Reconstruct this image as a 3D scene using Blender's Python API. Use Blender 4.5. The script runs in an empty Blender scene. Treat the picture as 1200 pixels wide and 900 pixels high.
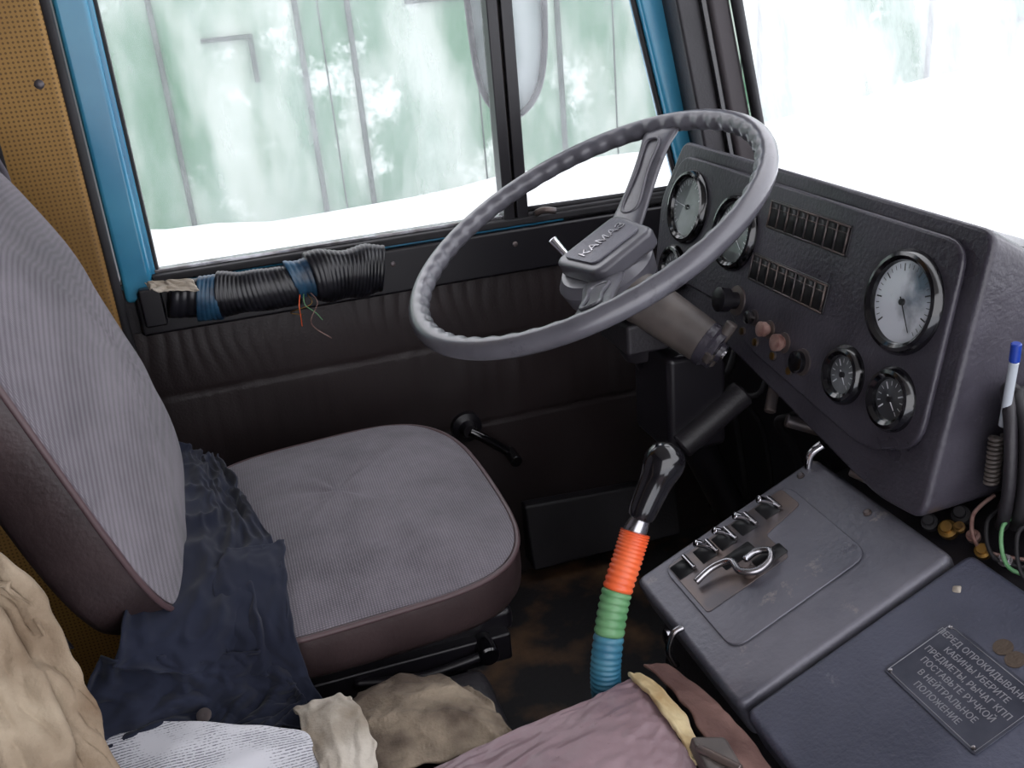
import bpy, bmesh, math, random
from mathutils import Vector, Matrix, noise
random.seed(7)
V=Vector
COL=bpy.context.scene.collection
sc=bpy.context.scene
sc.view_settings.view_transform='Standard'
sc.view_settings.look='None'
sc.view_settings.exposure=0.0

# ---------------------------------------------------------------- materials
def srgb(r,g,b):
    f=lambda c:(c/255/12.92) if c/255<=0.04045 else ((c/255+0.055)/1.055)**2.4
    return (f(r),f(g),f(b),1)
def mat(name,c1,c2=None,rough=.5,metal=0,scale=8,detail=6,lo=.35,hi=.65,bump=0,bscale=200,rough2=None,sheen=0,coat=0,stretch=None,spec=.5,coatr=.15,wear=None,wscale=14,wlo=.60,whi=.68):
    m=bpy.data.materials.new(name); m.use_nodes=True
    nt=m.node_tree; b=nt.nodes['Principled BSDF']
    b.inputs['Roughness'].default_value=rough; b.inputs['Metallic'].default_value=metal
    b.inputs['Specular IOR Level'].default_value=spec
    if sheen: b.inputs['Sheen Weight'].default_value=sheen
    if coat: b.inputs['Coat Weight'].default_value=coat; b.inputs['Coat Roughness'].default_value=coatr
    tc=nt.nodes.new('ShaderNodeTexCoord'); src=tc.outputs['Object']
    if stretch:
        mp=nt.nodes.new('ShaderNodeMapping'); mp.inputs['Scale'].default_value=stretch
        nt.links.new(src,mp.inputs[0]); src=mp.outputs[0]
    b.inputs['Base Color'].default_value=c1
    if c2:
        n=nt.nodes.new('ShaderNodeTexNoise'); n.inputs['Scale'].default_value=scale; n.inputs['Detail'].default_value=detail
        r=nt.nodes.new('ShaderNodeValToRGB'); r.color_ramp.elements[0].position=lo; r.color_ramp.elements[1].position=hi
        r.color_ramp.elements[0].color=c1; r.color_ramp.elements[1].color=c2
        nt.links.new(src,n.inputs['Vector']); nt.links.new(n.outputs['Fac'],r.inputs[0]); last=r.outputs[0]
        if wear:
            n3=nt.nodes.new('ShaderNodeTexNoise'); n3.inputs['Scale'].default_value=wscale; n3.inputs['Detail'].default_value=14; n3.inputs['Roughness'].default_value=.75
            nt.links.new(tc.outputs['Object'],n3.inputs['Vector'])
            m3=nt.nodes.new('ShaderNodeMapRange'); m3.inputs['From Min'].default_value=wlo; m3.inputs['From Max'].default_value=whi
            nt.links.new(n3.outputs['Fac'],m3.inputs['Value'])
            mx=nt.nodes.new('ShaderNodeMixRGB'); mx.inputs[2].default_value=wear
            nt.links.new(m3.outputs[0],mx.inputs[0]); nt.links.new(last,mx.inputs[1]); last=mx.outputs[0]
        nt.links.new(last,b.inputs['Base Color'])
        if rough2 is not None:
            mr=nt.nodes.new('ShaderNodeMapRange'); mr.inputs['To Min'].default_value=rough; mr.inputs['To Max'].default_value=rough2
            mr.inputs['From Min'].default_value=lo; mr.inputs['From Max'].default_value=hi
            nt.links.new(n.outputs['Fac'],mr.inputs['Value']); nt.links.new(mr.outputs[0],b.inputs['Roughness'])
    if bump:
        n2=nt.nodes.new('ShaderNodeTexNoise'); n2.inputs['Scale'].default_value=bscale; n2.inputs['Detail'].default_value=3
        nt.links.new(tc.outputs['Object'],n2.inputs['Vector'])
        bp=nt.nodes.new('ShaderNodeBump'); bp.inputs['Strength'].default_value=bump; bp.inputs['Distance'].default_value=.002
        nt.links.new(n2.outputs['Fac'],bp.inputs['Height']); nt.links.new(bp.outputs[0],b.inputs['Normal'])
    return m
def weave(name,c1,c2,sx=90,sy=160,rough=.9):
    m=mat(name,c1,rough=rough,sheen=.2,spec=.2); nt=m.node_tree; b=nt.nodes['Principled BSDF']
    tc=nt.nodes.new('ShaderNodeTexCoord')
    w1=nt.nodes.new('ShaderNodeTexWave'); w1.wave_type='BANDS'; w1.bands_direction='X'; w1.inputs['Scale'].default_value=sx; w1.inputs['Distortion'].default_value=1.5; w1.inputs['Detail'].default_value=2;w1.inputs['Detail Scale'].default_value=40
    w2=nt.nodes.new('ShaderNodeTexWave'); w2.wave_type='BANDS'; w2.bands_direction='Y'; w2.inputs['Scale'].default_value=sy; w2.inputs['Distortion'].default_value=1
    mu=nt.nodes.new('ShaderNodeMath'); mu.operation='MULTIPLY'
    no=nt.nodes.new('ShaderNodeTexNoise'); no.inputs['Scale'].default_value=7; no.inputs['Detail'].default_value=10; no.inputs['Roughness'].default_value=.7
    ad=nt.nodes.new('ShaderNodeMath'); ad.operation='MULTIPLY_ADD'; ad.inputs[1].default_value=.5
    r=nt.nodes.new('ShaderNodeValToRGB'); r.color_ramp.elements[0].color=c1; r.color_ramp.elements[1].color=c2
    r.color_ramp.elements[0].position=.28; r.color_ramp.elements[1].position=.95
    for w in (w1,w2,no): nt.links.new(tc.outputs['Object'],w.inputs['Vector'])
    nt.links.new(w1.outputs['Fac'],mu.inputs[0]); nt.links.new(w2.outputs['Fac'],mu.inputs[1])
    nt.links.new(mu.outputs[0],ad.inputs[0]); nt.links.new(no.outputs['Fac'],ad.inputs[2])
    nt.links.new(ad.outputs[0],r.inputs[0]); nt.links.new(r.outputs[0],b.inputs['Base Color'])
    bp=nt.nodes.new('ShaderNodeBump'); bp.inputs['Strength'].default_value=.5; bp.inputs['Distance'].default_value=.002
    nt.links.new(mu.outputs[0],bp.inputs['Height']); nt.links.new(bp.outputs[0],b.inputs['Normal'])
    return m
M={}
M['fabric']=weave('seat_fabric',srgb(72,69,75),srgb(138,132,140))
M['vinyl']=mat('seat_vinyl',srgb(48,37,38),srgb(64,51,52),rough=.42,scale=14,bump=.3,bscale=160)
M['piping']=mat('piping',srgb(84,66,69),rough=.45)
M['doorvinyl']=mat('door_vinyl',srgb(34,27,28),srgb(43,35,36),rough=.45,scale=5,bump=.25,bscale=240,spec=.4)
M['black']=mat('black_plastic',srgb(24,22,27),rough=.35)
M['gloss']=mat('gloss_black',srgb(14,13,17),rough=.12,coat=.6)
M['rubber']=mat('black_rubber',srgb(22,21,24),srgb(34,32,36),rough=.65,scale=20)
M['dash']=mat('dash_plastic',srgb(50,47,55),srgb(68,65,74),rough=.27,scale=10,bump=.4,bscale=190,rough2=.46,wear=srgb(104,100,108),wscale=18,wlo=.62,whi=.74)
M['dashdark']=mat('dash_dark',srgb(28,26,30),srgb(40,37,42),rough=.5,scale=10,bump=.3)
M['cover']=mat('cover_paint',srgb(78,78,88),srgb(112,111,120),rough=.26,scale=7,detail=10,bump=.4,bscale=120,rough2=.48,metal=.2,wear=srgb(150,142,138),wscale=22,wlo=.60,whi=.72)
M['cover2']=mat('cover_paint_b',srgb(60,62,76),srgb(82,84,100),rough=.33,scale=6,bump=.5,bscale=220,rough2=.55,wear=srgb(118,116,124),wscale=20,wlo=.63,whi=.74)
M['worn']=mat('worn_metal',srgb(84,80,84),srgb(112,98,92),rough=.35,scale=25,metal=.5)
M['steel']=mat('steel',srgb(190,190,196),srgb(130,125,125),rough=.25,scale=30,metal=1)
M['chrome']=mat('chrome',srgb(225,225,230),rough=.12,metal=1)
M['blue']=mat('blue_paint',srgb(34,118,156),srgb(62,142,174),rough=.3,scale=5,coat=.4)
M['ochre']=mat('ochre_trim',srgb(132,98,46),srgb(158,120,60),rough=.6,scale=4,bump=.2)
M['greycloth']=mat('grey_cloth',srgb(88,84,92),rough=.9)
M['navy']=mat('navy_cloth',srgb(27,30,43),srgb(38,42,57),rough=.95,scale=6,spec=.15,sheen=.1)
M['beige']=mat('beige_cloth',srgb(110,90,70),srgb(186,172,150),rough=.9,scale=8,detail=9,bump=.5,bscale=300)
M['canvas']=mat('dirty_canvas',srgb(80,68,58),srgb(146,132,114),rough=.95,scale=14,detail=10,bump=.8,bscale=300,lo=.4,hi=.62)
M['white']=mat('white_cloth',srgb(200,192,180),srgb(150,138,122),rough=.9,scale=14,detail=9,bump=.5,bscale=250)
M['burgundy']=mat('burgundy_vinyl',srgb(114,90,97),srgb(152,128,134),rough=.3,scale=5,detail=10,bump=.9,bscale=45,rough2=.46,wear=srgb(80,54,57),wscale=16,wlo=.60,whi=.68)
M['foam']=mat('foam',srgb(216,198,156),srgb(176,148,104),rough=.95,scale=30,bump=.8,bscale=150)
M['board']=mat('hardboard',srgb(82,55,50),srgb(120,90,82),rough=.7,scale=18,bump=.5)
M['floor']=mat('floor_rubber',srgb(38,36,38),srgb(134,100,70),rough=.6,scale=9,lo=.48,hi=.75,detail=10,bump=.6,bscale=80)
M['shell']=mat('cab_shell',srgb(52,46,49),rough=.6)
M['roof']=mat('headliner',srgb(150,145,140),rough=.9)
M['dial']=mat('dial',srgb(54,56,60),srgb(122,126,130),rough=.3,scale=13,coat=1,coatr=.03,lo=.4,hi=.64)
M['dialglare']=mat('dial_glare',srgb(214,218,226),srgb(86,92,100),rough=.2,scale=14,coat=1,coatr=.03,lo=.49,hi=.66)  # white patches paint the window glare on the gauge glass into the dial colour
M['mark']=mat('dial_mark',srgb(22,23,26),rough=.5)
M['markw']=mat('dial_mark_light',srgb(215,218,222),rough=.5)
M['redbrown']=mat('redbrown_knob',srgb(104,70,64),srgb(160,132,124),rough=.3,scale=60)
M['orange']=mat('orange_wrap',srgb(226,84,40),srgb(238,110,64),rough=.35,scale=30)
M['green']=mat('green_wrap',srgb(82,138,90),srgb(112,160,114),rough=.4,scale=30)
M['bluewrap']=mat('blue_wrap',srgb(40,100,128),srgb(76,132,152),rough=.4,scale=30)
M['tape']=mat('black_tape',srgb(14,14,18),srgb(28,28,34),rough=.28,scale=30)
M['bluetape']=mat('blue_tape',srgb(20,44,66),srgb(40,78,104),rough=.35,scale=40)
M['brass']=mat('brass',srgb(150,116,62),srgb(90,70,44),rough=.35,metal=.9,scale=40)
M['paper']=mat('newspaper',srgb(222,222,226),rough=.8)
M['snow']=mat('snow',srgb(240,243,248),rough=.8,bump=.3,bscale=3)
M['plate']=mat('info_plate',srgb(56,58,70),srgb(84,86,98),rough=.35,metal=.5,scale=20)
M['lettering']=mat('lettering',srgb(150,150,156),rough=.4,metal=.4)
M['pen']=mat('pen_body',srgb(180,186,194),rough=.2)
M['penblue']=mat('pen_cap',srgb(30,60,150),rough=.3)
M['housing']=mat('housing_grey',srgb(70,64,62),srgb(98,90,86),rough=.45,scale=20)
M['wheel']=mat('wheel_plastic',srgb(82,81,88),srgb(104,103,110),rough=.32,coat=.4,coatr=.2,scale=9,wear=srgb(52,51,56),wscale=10,wlo=.56,whi=.66)
def newsprint():
    nt=M['paper'].node_tree; b=nt.nodes['Principled BSDF']
    tc=nt.nodes.new('ShaderNodeTexCoord')
    w=nt.nodes.new('ShaderNodeTexWave'); w.bands_direction='Y'; w.inputs['Scale'].default_value=85
    n=nt.nodes.new('ShaderNodeTexNoise'); n.inputs['Scale'].default_value=420
    big=nt.nodes.new('ShaderNodeTexNoise'); big.inputs['Scale'].default_value=26; big.inputs['Detail'].default_value=0
    m=nt.nodes.new('ShaderNodeMath'); m.operation='MULTIPLY'
    m2=nt.nodes.new('ShaderNodeMath'); m2.operation='MULTIPLY'
    r=nt.nodes.new('ShaderNodeValToRGB'); r.color_ramp.elements[0].color=srgb(214,214,220); r.color_ramp.elements[1].color=srgb(120,120,130)
    r.color_ramp.elements[0].position=.20; r.color_ramp.elements[1].position=.32
    for q in (w,n,big): nt.links.new(tc.outputs['Object'],q.inputs['Vector'])
    nt.links.new(w.outputs['Fac'],m.inputs[0]); nt.links.new(n.outputs['Fac'],m.inputs[1])
    nt.links.new(m.outputs[0],m2.inputs[0]); nt.links.new(big.outputs['Fac'],m2.inputs[1])
    nt.links.new(m2.outputs[0],r.inputs[0]); nt.links.new(r.outputs[0],b.inputs['Base Color'])
newsprint()
def perforate():
    nt=M['ochre'].node_tree; b=nt.nodes['Principled BSDF']
    tc=nt.nodes.new('ShaderNodeTexCoord'); mp=nt.nodes.new('ShaderNodeMapping'); mp.inputs['Scale'].default_value=(1,0,1)
    v=nt.nodes.new('ShaderNodeTexVoronoi'); v.inputs['Scale'].default_value=150; v.inputs['Randomness'].default_value=0
    nt.links.new(tc.outputs['Object'],mp.inputs[0]); nt.links.new(mp.outputs[0],v.inputs['Vector'])
    r=nt.nodes.new('ShaderNodeMath'); r.operation='GREATER_THAN'; r.inputs[1].default_value=.26
    nt.links.new(v.outputs['Distance'],r.inputs[0])
    old=b.inputs['Base Color'].links[0].from_socket
    mx=nt.nodes.new('ShaderNodeMixRGB'); mx.inputs[1].default_value=srgb(104,74,32)
    nt.links.new(r.outputs[0],mx.inputs[0]); nt.links.new(old,mx.inputs[2]); nt.links.new(mx.outputs[0],b.inputs['Base Color'])
perforate()
def glassmat(name,haze_lo,haze_hi):
    m=bpy.data.materials.new(name); m.use_nodes=True; nt=m.node_tree; nt.nodes.clear()
    o=nt.nodes.new('ShaderNodeOutputMaterial'); t=nt.nodes.new('ShaderNodeBsdfTransparent'); tr=nt.nodes.new('ShaderNodeBsdfTranslucent')
    tr.inputs[0].default_value=(.93,.95,.98,1); mx=nt.nodes.new('ShaderNodeMixShader')
    tc=nt.nodes.new('ShaderNodeTexCoord'); mp=nt.nodes.new('ShaderNodeMapping'); mp.inputs['Scale'].default_value=(5,5,1.5)
    n=nt.nodes.new('ShaderNodeTexNoise'); n.inputs['Scale'].default_value=1.4; n.inputs['Detail'].default_value=12; n.inputs['Roughness'].default_value=.72
    mr=nt.nodes.new('ShaderNodeMapRange'); mr.inputs['From Min'].default_value=.35; mr.inputs['From Max'].default_value=.68
    mr.inputs['To Min'].default_value=haze_lo; mr.inputs['To Max'].default_value=haze_hi
    nt.links.new(tc.outputs['Object'],mp.inputs[0]); nt.links.new(mp.outputs[0],n.inputs['Vector']); nt.links.new(n.outputs['Fac'],mr.inputs['Value'])
    nt.links.new(mr.outputs[0],mx.inputs[0]); nt.links.new(t.outputs[0],mx.inputs[1]); nt.links.new(tr.outputs[0],mx.inputs[2]); nt.links.new(mx.outputs[0],o.inputs[0])
    return m
M['glass']=glassmat('dusty_glass',.10,.34)
M['glassws']=glassmat('windshield_glass',.25,.60)
M['gate']=mat('gate_paint',srgb(60,100,74),srgb(140,152,142),rough=.7,scale=.9,detail=14,lo=.42,hi=.58,stretch=(1.8,1,.7),wear=srgb(180,188,184),wscale=1.6,wlo=.54,whi=.64)
M['gatedark']=mat('gate_seam',srgb(30,44,38),srgb(60,72,64),rough=.8,scale=4)

# ---------------------------------------------------------------- builders
def group(name,loc=(0,0,0)):
    e=bpy.data.objects.new(name,None); e.empty_display_size=.05; COL.objects.link(e); return e
def finish(me,name,parent,m,smooth=True,bevel=0,seg=2,subsurf=0,solid=0,autos=True):
    o=bpy.data.objects.new(name,me); COL.objects.link(o)
    if parent: o.parent=parent
    if m is not None:
        for mm in (m if isinstance(m,(list,tuple)) else [m]): me.materials.append(mm)
    if smooth:
        for p in me.polygons: p.use_smooth=True
    if solid:
        s=o.modifiers.new('s','SOLIDIFY'); s.thickness=solid
    if bevel:
        b=o.modifiers.new('b','BEVEL'); b.width=bevel; b.segments=seg; b.limit_method='ANGLE'; b.angle_limit=.6; b.harden_normals=True
    if subsurf:
        s=o.modifiers.new('ss','SUBSURF'); s.levels=subsurf; s.render_levels=subsurf
    return o
def mesh(name,verts,faces,parent=None,m=None,**k):
    me=bpy.data.meshes.new(name); me.from_pydata([tuple(v) for v in verts],[],faces); 
    bm=bmesh.new(); bm.from_mesh(me); bmesh.ops.recalc_face_normals(bm,faces=bm.faces); bm.to_mesh(me); bm.free()
    return finish(me,name,parent,m,**k)
def box(name,parent,lo,hi,m,bevel=.003,**k):
    x0,y0,z0=lo;x1,y1,z1=hi
    v=[(x0,y0,z0),(x1,y0,z0),(x1,y1,z0),(x0,y1,z0),(x0,y0,z1),(x1,y0,z1),(x1,y1,z1),(x0,y1,z1)]
    return mesh(name,v,[(0,3,2,1),(4,5,6,7),(0,1,5,4),(1,2,6,5),(2,3,7,6),(3,0,4,7)],parent,m,bevel=bevel,**k)
def hexa(name,parent,v,m,bevel=.003,**k):
    return mesh(name,v,[(0,3,2,1),(4,5,6,7),(0,1,5,4),(1,2,6,5),(2,3,7,6),(3,0,4,7)],parent,m,bevel=bevel,**k)
def basis(ax):
    ax=V(ax).normalized(); h=V((0,0,1)) if abs(ax.z)<.9 else V((1,0,0))
    a=ax.cross(h).normalized(); b=ax.cross(a).normalized(); return a,b,ax
def lathe(name,parent,org,ax,prof,m,n=32,**k):
    org=V(org); a,b,c=basis(ax); vs=[];fs=[]
    for r,h in prof:
        for i in range(n):
            t=2*math.pi*i/n; vs.append(org+c*h+(a*math.cos(t)+b*math.sin(t))*r)
    for j in range(len(prof)-1):
        for i in range(n):
            k2=(i+1)%n; fs.append((j*n+i,j*n+k2,(j+1)*n+k2,(j+1)*n+i))
    if prof[0][0]>1e-5: fs.append(tuple(range(n))[::-1])
    if prof[-1][0]>1e-5: fs.append(tuple((len(prof)-1)*n+i for i in range(n)))
    o=mesh(name,vs,fs,parent,m,**k)
    mod=o.modifiers.new('e','EDGE_SPLIT'); mod.split_angle=.6
    return o
def cyl(name,parent,p0,p1,r0,m,r1=None,n=24,**k):
    p0=V(p0);p1=V(p1); r1=r0 if r1 is None else r1; L=(p1-p0).length; e=min(.15*min(r0,r1)+.0003,.004)
    return lathe(name,parent,p0,p1-p0,[(r0-e,0),(r0,e),(r1,L-e),(r1-e,L)],m,n,**k)
def catmull(pts,n,closed=False):
    pts=[V(p) for p in pts]; out=[]; N=len(pts)
    segs=N if closed else N-1
    for i in range(segs):
        if closed: p=[pts[(i+j-1)%N] for j in range(4)]
        else: p=[pts[max(0,min(N-1,i+j-1))] for j in range(4)]
        for s in range(n):
            t=s/n
            out.append(.5*((2*p[1])+(-p[0]+p[2])*t+(2*p[0]-5*p[1]+4*p[2]-p[3])*t*t+(-p[0]+3*p[1]-3*p[2]+p[3])*t**3))
    if not closed: out.append(pts[-1])
    return out
def tube(name,parent,pts,r,m,n=8,res=12,closed=False,smoothpath=True,rf=None):
    P=catmull(pts,n,closed) if smoothpath else [V(p) for p in pts]
    K=len(P); vs=[];fs=[]
    up=None
    for i in range(K):
        if closed: t=(P[(i+1)%K]-P[i-1])
        else: t=P[min(K-1,i+1)]-P[max(0,i-1)]
        t=t.normalized() if t.length>1e-9 else V((0,0,1))
        if up is None: up=basis(t)[0]
        a=(up-t*up.dot(t)).normalized(); up=a; b=t.cross(a)
        rr=rf(i/(K-1)) if rf else r
        for j in range(res):
            th=2*math.pi*j/res; vs.append(P[i]+(a*math.cos(th)+b*math.sin(th))*rr)
    for i in range(K if closed else K-1):
        i2=(i+1)%K
        for j in range(res):
            j2=(j+1)%res; fs.append((i*res+j,i*res+j2,i2*res+j2,i2*res+j))
    if not closed: fs.append(tuple(range(res))[::-1]); fs.append(tuple((K-1)*res+j for j in range(res)))
    return mesh(name,vs,fs,parent,m)
def prism(name,parent,poly,ext,m,bevel=.003,seg=2,**k):
    n=len(poly); ext=V(ext); vs=[V(p) for p in poly]+[V(p)+ext for p in poly]
    fs=[tuple(range(n))[::-1],tuple(range(n,2*n))]+[(i,(i+1)%n,n+(i+1)%n,n+i) for i in range(n)]
    return mesh(name,vs,fs,parent,m,bevel=bevel,seg=seg,**k)
def roundpoly(pts,r,n=5):
    out=[];N=len(pts)
    for i in range(N):
        p=V(pts[i]);a=V(pts[i-1]);b=V(pts[(i+1)%N]); da=(a-p);db=(b-p)
        ra=min(r,da.length*.45); rb=min(r,db.length*.45)
        s=p+da.normalized()*ra; e=p+db.normalized()*rb
        for k in range(n+1):
            t=k/n; out.append((1-t)**2*s+2*t*(1-t)*p+t*t*e)
    return out
def net(name,parent,rows,m,nu=14,nv=14,fold=.006,fscale=(9,9),seed=0,solid=.003,fine=.0015,rot=0,edge=.004):
    R=[catmull(r,nv) for r in rows]
    cols=len(R[0]); G=[]
    for j in range(cols): G.append(catmull([r[j] for r in R],nu))
    K=len(G[0]); vs=[]
    cr,sr=math.cos(rot),math.sin(rot)
    for j in range(cols):
        for i in range(K):
            p=G[j][i]
            du=G[min(cols-1,j+1)][i]-G[max(0,j-1)][i]; dv=G[j][min(K-1,i+1)]-G[j][max(0,i-1)]
            nn=du.cross(dv); nn=nn.normalized() if nn.length>1e-9 else V((0,0,1))
            if nn.z<0: nn=-nn
            u=j/cols; v=i/K
            u,v=(u*cr-v*sr)*fscale[0],(u*sr+v*cr)*fscale[1]
            q=V((u+seed*3.7,v+seed,seed*1.3))
            w=noise.noise(q+V((.8*noise.noise(q*.8),.8*noise.noise(q*.8+V((5,5,5))),0)))
            rid=(1-min(1,2.2*abs(w)))**1.5
            w2=noise.noise(q*2.1+V((9,3,1))); rid2=(1-min(1,2.5*abs(w2)))**1.5
            f=fold*rid+fold*.35*rid2+fine*noise.noise(q*4)+fold*.5*noise.noise(q*.6)
            vs.append(p+nn*f+V((noise.noise(p*45),noise.noise(p*45+V((3,3,3))),0))*edge)
    fs=[(j*K+i,j*K+i+1,(j+1)*K+i+1,(j+1)*K+i) for j in range(cols-1) for i in range(K-1)]
    return mesh(name,vs,fs,parent,m,solid=solid,subsurf=1)

# ---------------------------------------------------------------- camera
cam=bpy.data.cameras.new('camera'); co=bpy.data.objects.new('camera',cam); COL.objects.link(co)
r=V((.9484,-.3060,-.0825)).normalized(); f=V((.2521,.8865,-.3877)); f=(f-r*f.dot(r)).normalized(); u=r.cross(f)
co.matrix_world=Matrix(((r.x,u.x,-f.x,0),(r.y,u.y,-f.y,0),(r.z,u.z,-f.z,1.15),(0,0,0,1)))
cam.sensor_width=36; cam.lens=34.5; cam.clip_start=.02; cam.clip_end=200
sc.camera=co

# ---------------------------------------------------------------- world
w=bpy.data.worlds.new('overcast'); sc.world=w; w.use_nodes=True
bg=w.node_tree.nodes['Background']; bg.inputs[0].default_value=(.96,.955,1,1); bg.inputs[1].default_value=2.8

# ---------------------------------------------------------------- exterior
def ground():
    vs=[];fs=[];nx,ny=90,64
    for j in range(ny+1):
        y=-14+j*23/ny
        for i in range(nx+1):
            x=-16+i*40/nx
            z=-1.15+.5*max(0,min(1,(y-4.5)/3.5))
            z+=.75*math.exp(-((x-7.0)/2.2)**2-((y-7.2)/1.8)**2)+.14*noise.noise(V((x*.7,y*.7,0)))+.05*noise.noise(V((x*2.3,y*2.3,4)))
            vs.append((x,y,z))
    for j in range(ny):
        for i in range(nx):
            a=j*(nx+1)+i; fs.append((a,a+1,a+nx+2,a+nx+1))
    mesh('snowy_ground',vs,fs,None,M['snow'],subsurf=0)
ground()
g=group('garage_gate')
xs=[-9,-6.6,-4.4,-2.3,-.2,.96,1.40,3.3,5.4,7.4,9.6,12,14.5,17]
for i in range(len(xs)-1):
    box('leaf_%d'%i,g,(xs[i]+.015,9,-1.4),(xs[i+1]-.015,9.08,3.6),M['gate'],bevel=.01)
for i,x in enumerate(xs[1:-1]):
    box('seam_%d'%i,g,(x-.022,8.97,-1.4),(x+.022,9.1,3.6),M['gatedark'],bevel=0)
for i,(x,z,wd) in enumerate([(.15,.80,.42),(1.9,.95,.6),(3.2,1.1,.4),(-1.5,.6,.5),(5.6,1,.7),(8.2,.2,.9)]):
    box('hinge_%d'%i,g,(x,8.95,z),(x+wd,9.0,z+.035),M['gatedark'],bevel=.005)
box('lintel',g,(-9,8.9,2.9),(17,9.2,3.3),M['gatedark'])
box('lock_bar',g,(.53,8.95,.45),(.57,9,.80),M['gatedark'])
for i in range(7):
    x=-2.9+i*1.35
    box('plank_line_%d'%i,g,(x-.006,8.99,-1.4),(x+.006,9.01,3.6),M['gatedark'],bevel=0)

# ---------------------------------------------------------------- cab shell
box('floor',None,(-.6,-.42,-.04),(.985,1.76,0),M['floor'])
box('wall_rear',None,(-.66,-.42,-.04),(-.605,1.66,1.66),M['shell'])
box('ceiling',None,(-.66,-.42,1.62),(.78,1.76,1.66),M['roof'])
box('wall_front',None,(.99,-.42,-.04),(1.03,1.76,.715),M['dashdark'])
wl=group('wall_left')
box('rear_quarter',wl,(-.60,1.668,.002),(-.175,1.76,1.61),M['shell'])
box('kick_panel',wl,(.945,1.60,.002),(.985,1.76,.715),M['dashdark'])
g=group('trim_1')   # rear corner trim
box('panel',g,(-.6,1.615,.02),(-.178,1.66,1.61),M['ochre'],bevel=.012)
box('panel_seam',g,(-.285,1.611,.02),(-.279,1.62,1.61),M['rubber'],bevel=.001)
lathe('screw',g,(-.207,1.617,1.054),(0,-1,0),[(.007,0),(.007,.002),(.004,.004),(0,.004)],M['worn'])
tube('edge_gasket',g,[(-.176,1.63,.05),(-.176,1.63,1.6)],.009,M['rubber'],smoothpath=False)
net('rear_curtain',None,[[(-.42,1.58,1.12),(-.35,1.57,1.08),(-.30,1.57,1.04)],[(-.42,1.57,1.0),(-.34,1.56,.98),(-.272,1.56,.955)],[(-.42,1.57,.80),(-.34,1.56,.80),(-.262,1.56,.80)]],M['greycloth'],fold=.01,fscale=(6,2),seed=2)

# ---------------------------------------------------------------- driver's door
d=group('door_1')
def skinpanel():
    vs=[];fs=[];nx,nz=320,110
    x0,x1,z0,z1=-.17,.94,.0,.645
    for j in range(nz+1):
        z=z0+(z1-z0)*j/nz
        for i in range(nx+1):
            x=x0+(x1-x0)*i/nx
            dd=0
            for zs in (.524,.352): dd-=.003*math.exp(-((z-zs)/.003)**2)
            ph=x/.026+1.1*noise.noise(V((x*7,z*9,0)))
            if z>.524: dd+=.0024*abs(math.sin(math.pi*ph))**.8*min(1,(z-.524)/.07)*(.6+.8*noise.noise(V((x*5,2,0))))+.002*math.sin(math.pi*min(1,(z-.524)/.12))
            elif z>.352: dd+=.0014*noise.noise(V((x*48,z*4,3)))+.002*noise.noise(V((x*12,z*12,3)))+.002*math.sin(math.pi*(z-.352)/.172)
            else: dd+=.003*noise.noise(V((x*12,z*8,7)))
            vs.append((x,1.668-dd,z))
    for j in range(nz):
        for i in range(nx):
            a=j*(nx+1)+i; fs.append((a,a+1,a+nx+2,a+nx+1))
    mesh('quilted_panel',vs,fs,d,M['doorvinyl'])
skinpanel()
box('core',d,(-.174,1.672,.002),(.94,1.715,.73),M['dashdark'])
box('upper_strip',d,(-.155,1.655,.64),(.90,1.675,.722),M['black'],bevel=.006)
for i,x in enumerate([-.12,.275,.50,.73]):
    lathe('strip_screw_%d'%i,d,(x,1.655,.695 if i else .66),(0,-1,0),[(.005,0),(.005,.002),(.003,.003),(0,.003)],M['worn'],n=12)
box('sill_blue',d,(-.17,1.665,.722),(.60,1.70,.728),M['blue'],bevel=.001)
box('sill_rubber',d,(-.12,1.655,.727),(.86,1.69,.740),M['rubber'])
box('sill_channel',d,(-.115,1.67,.740),(.50,1.69,.746),M['steel'],bevel=.001)
box('frame_rear',d,(-.168,1.655,.70),(-.120,1.71,1.55),M['blue'],bevel=.008,seg=3)
box('frame_rear_inner',d,(-.126,1.670,.735),(-.113,1.70,1.55),M['blue'],bevel=.003)
box('glass_gasket_rear',d,(-.113,1.675,.735),(-.108,1.70,1.55),M['rubber'],bevel=.001)
box('divider',d,(.487,1.662,.735),(.507,1.70,1.5),M['black'],bevel=.003)
box('divider_b',d,(.511,1.662,.735),(.533,1.70,1.5),M['black'],bevel=.003)
box('divider_gap',d,(.505,1.675,.735),(.513,1.70,1.5),M['housing'],bevel=0)
hexa('frame_front',d,[(.845,1.655,.72),(.90,1.655,.72),(.90,1.71,.72),(.845,1.71,.72),(.662,1.655,1.5),(.72,1.655,1.5),(.72,1.71,1.5),(.662,1.71,1.5)],M['blue'],bevel=.008)
tube('vent_gasket',d,[(.531,1.675,.75),(.79,1.675,.748),(.828,1.675,.76),(.808,1.675,.86),(.658,1.675,1.5)],.005,M['rubber'],n=6)
box('vent_sill',d,(.53,1.66,.736),(.83,1.69,.746),M['rubber'])
box('frame_top',d,(-.17,1.655,1.5),(.75,1.71,1.56),M['blue'])
tube('vent_latch',d,[(.545,1.655,.745),(.555,1.64,.752),(.575,1.635,.748)],.006,M['worn'])
hexa('pocket',d,[(.47,1.61,.03),(.80,1.61,.03),(.80,1.67,.03),(.47,1.67,.03),(.47,1.64,.165),(.80,1.64,.145),(.80,1.67,.145),(.47,1.67,.165)],M['dashdark'],bevel=.006)
lathe('crank_boss',d,(.375,1.665,.355),(0,-1,0),[(.030,0),(.029,.010),(.018,.016),(.012,.03),(.0,.03)],M['black'])
tube('crank_arm',d,[(.375,1.638,.355),(.40,1.632,.338),(.448,1.628,.296)],.009,M['gloss'])
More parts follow.
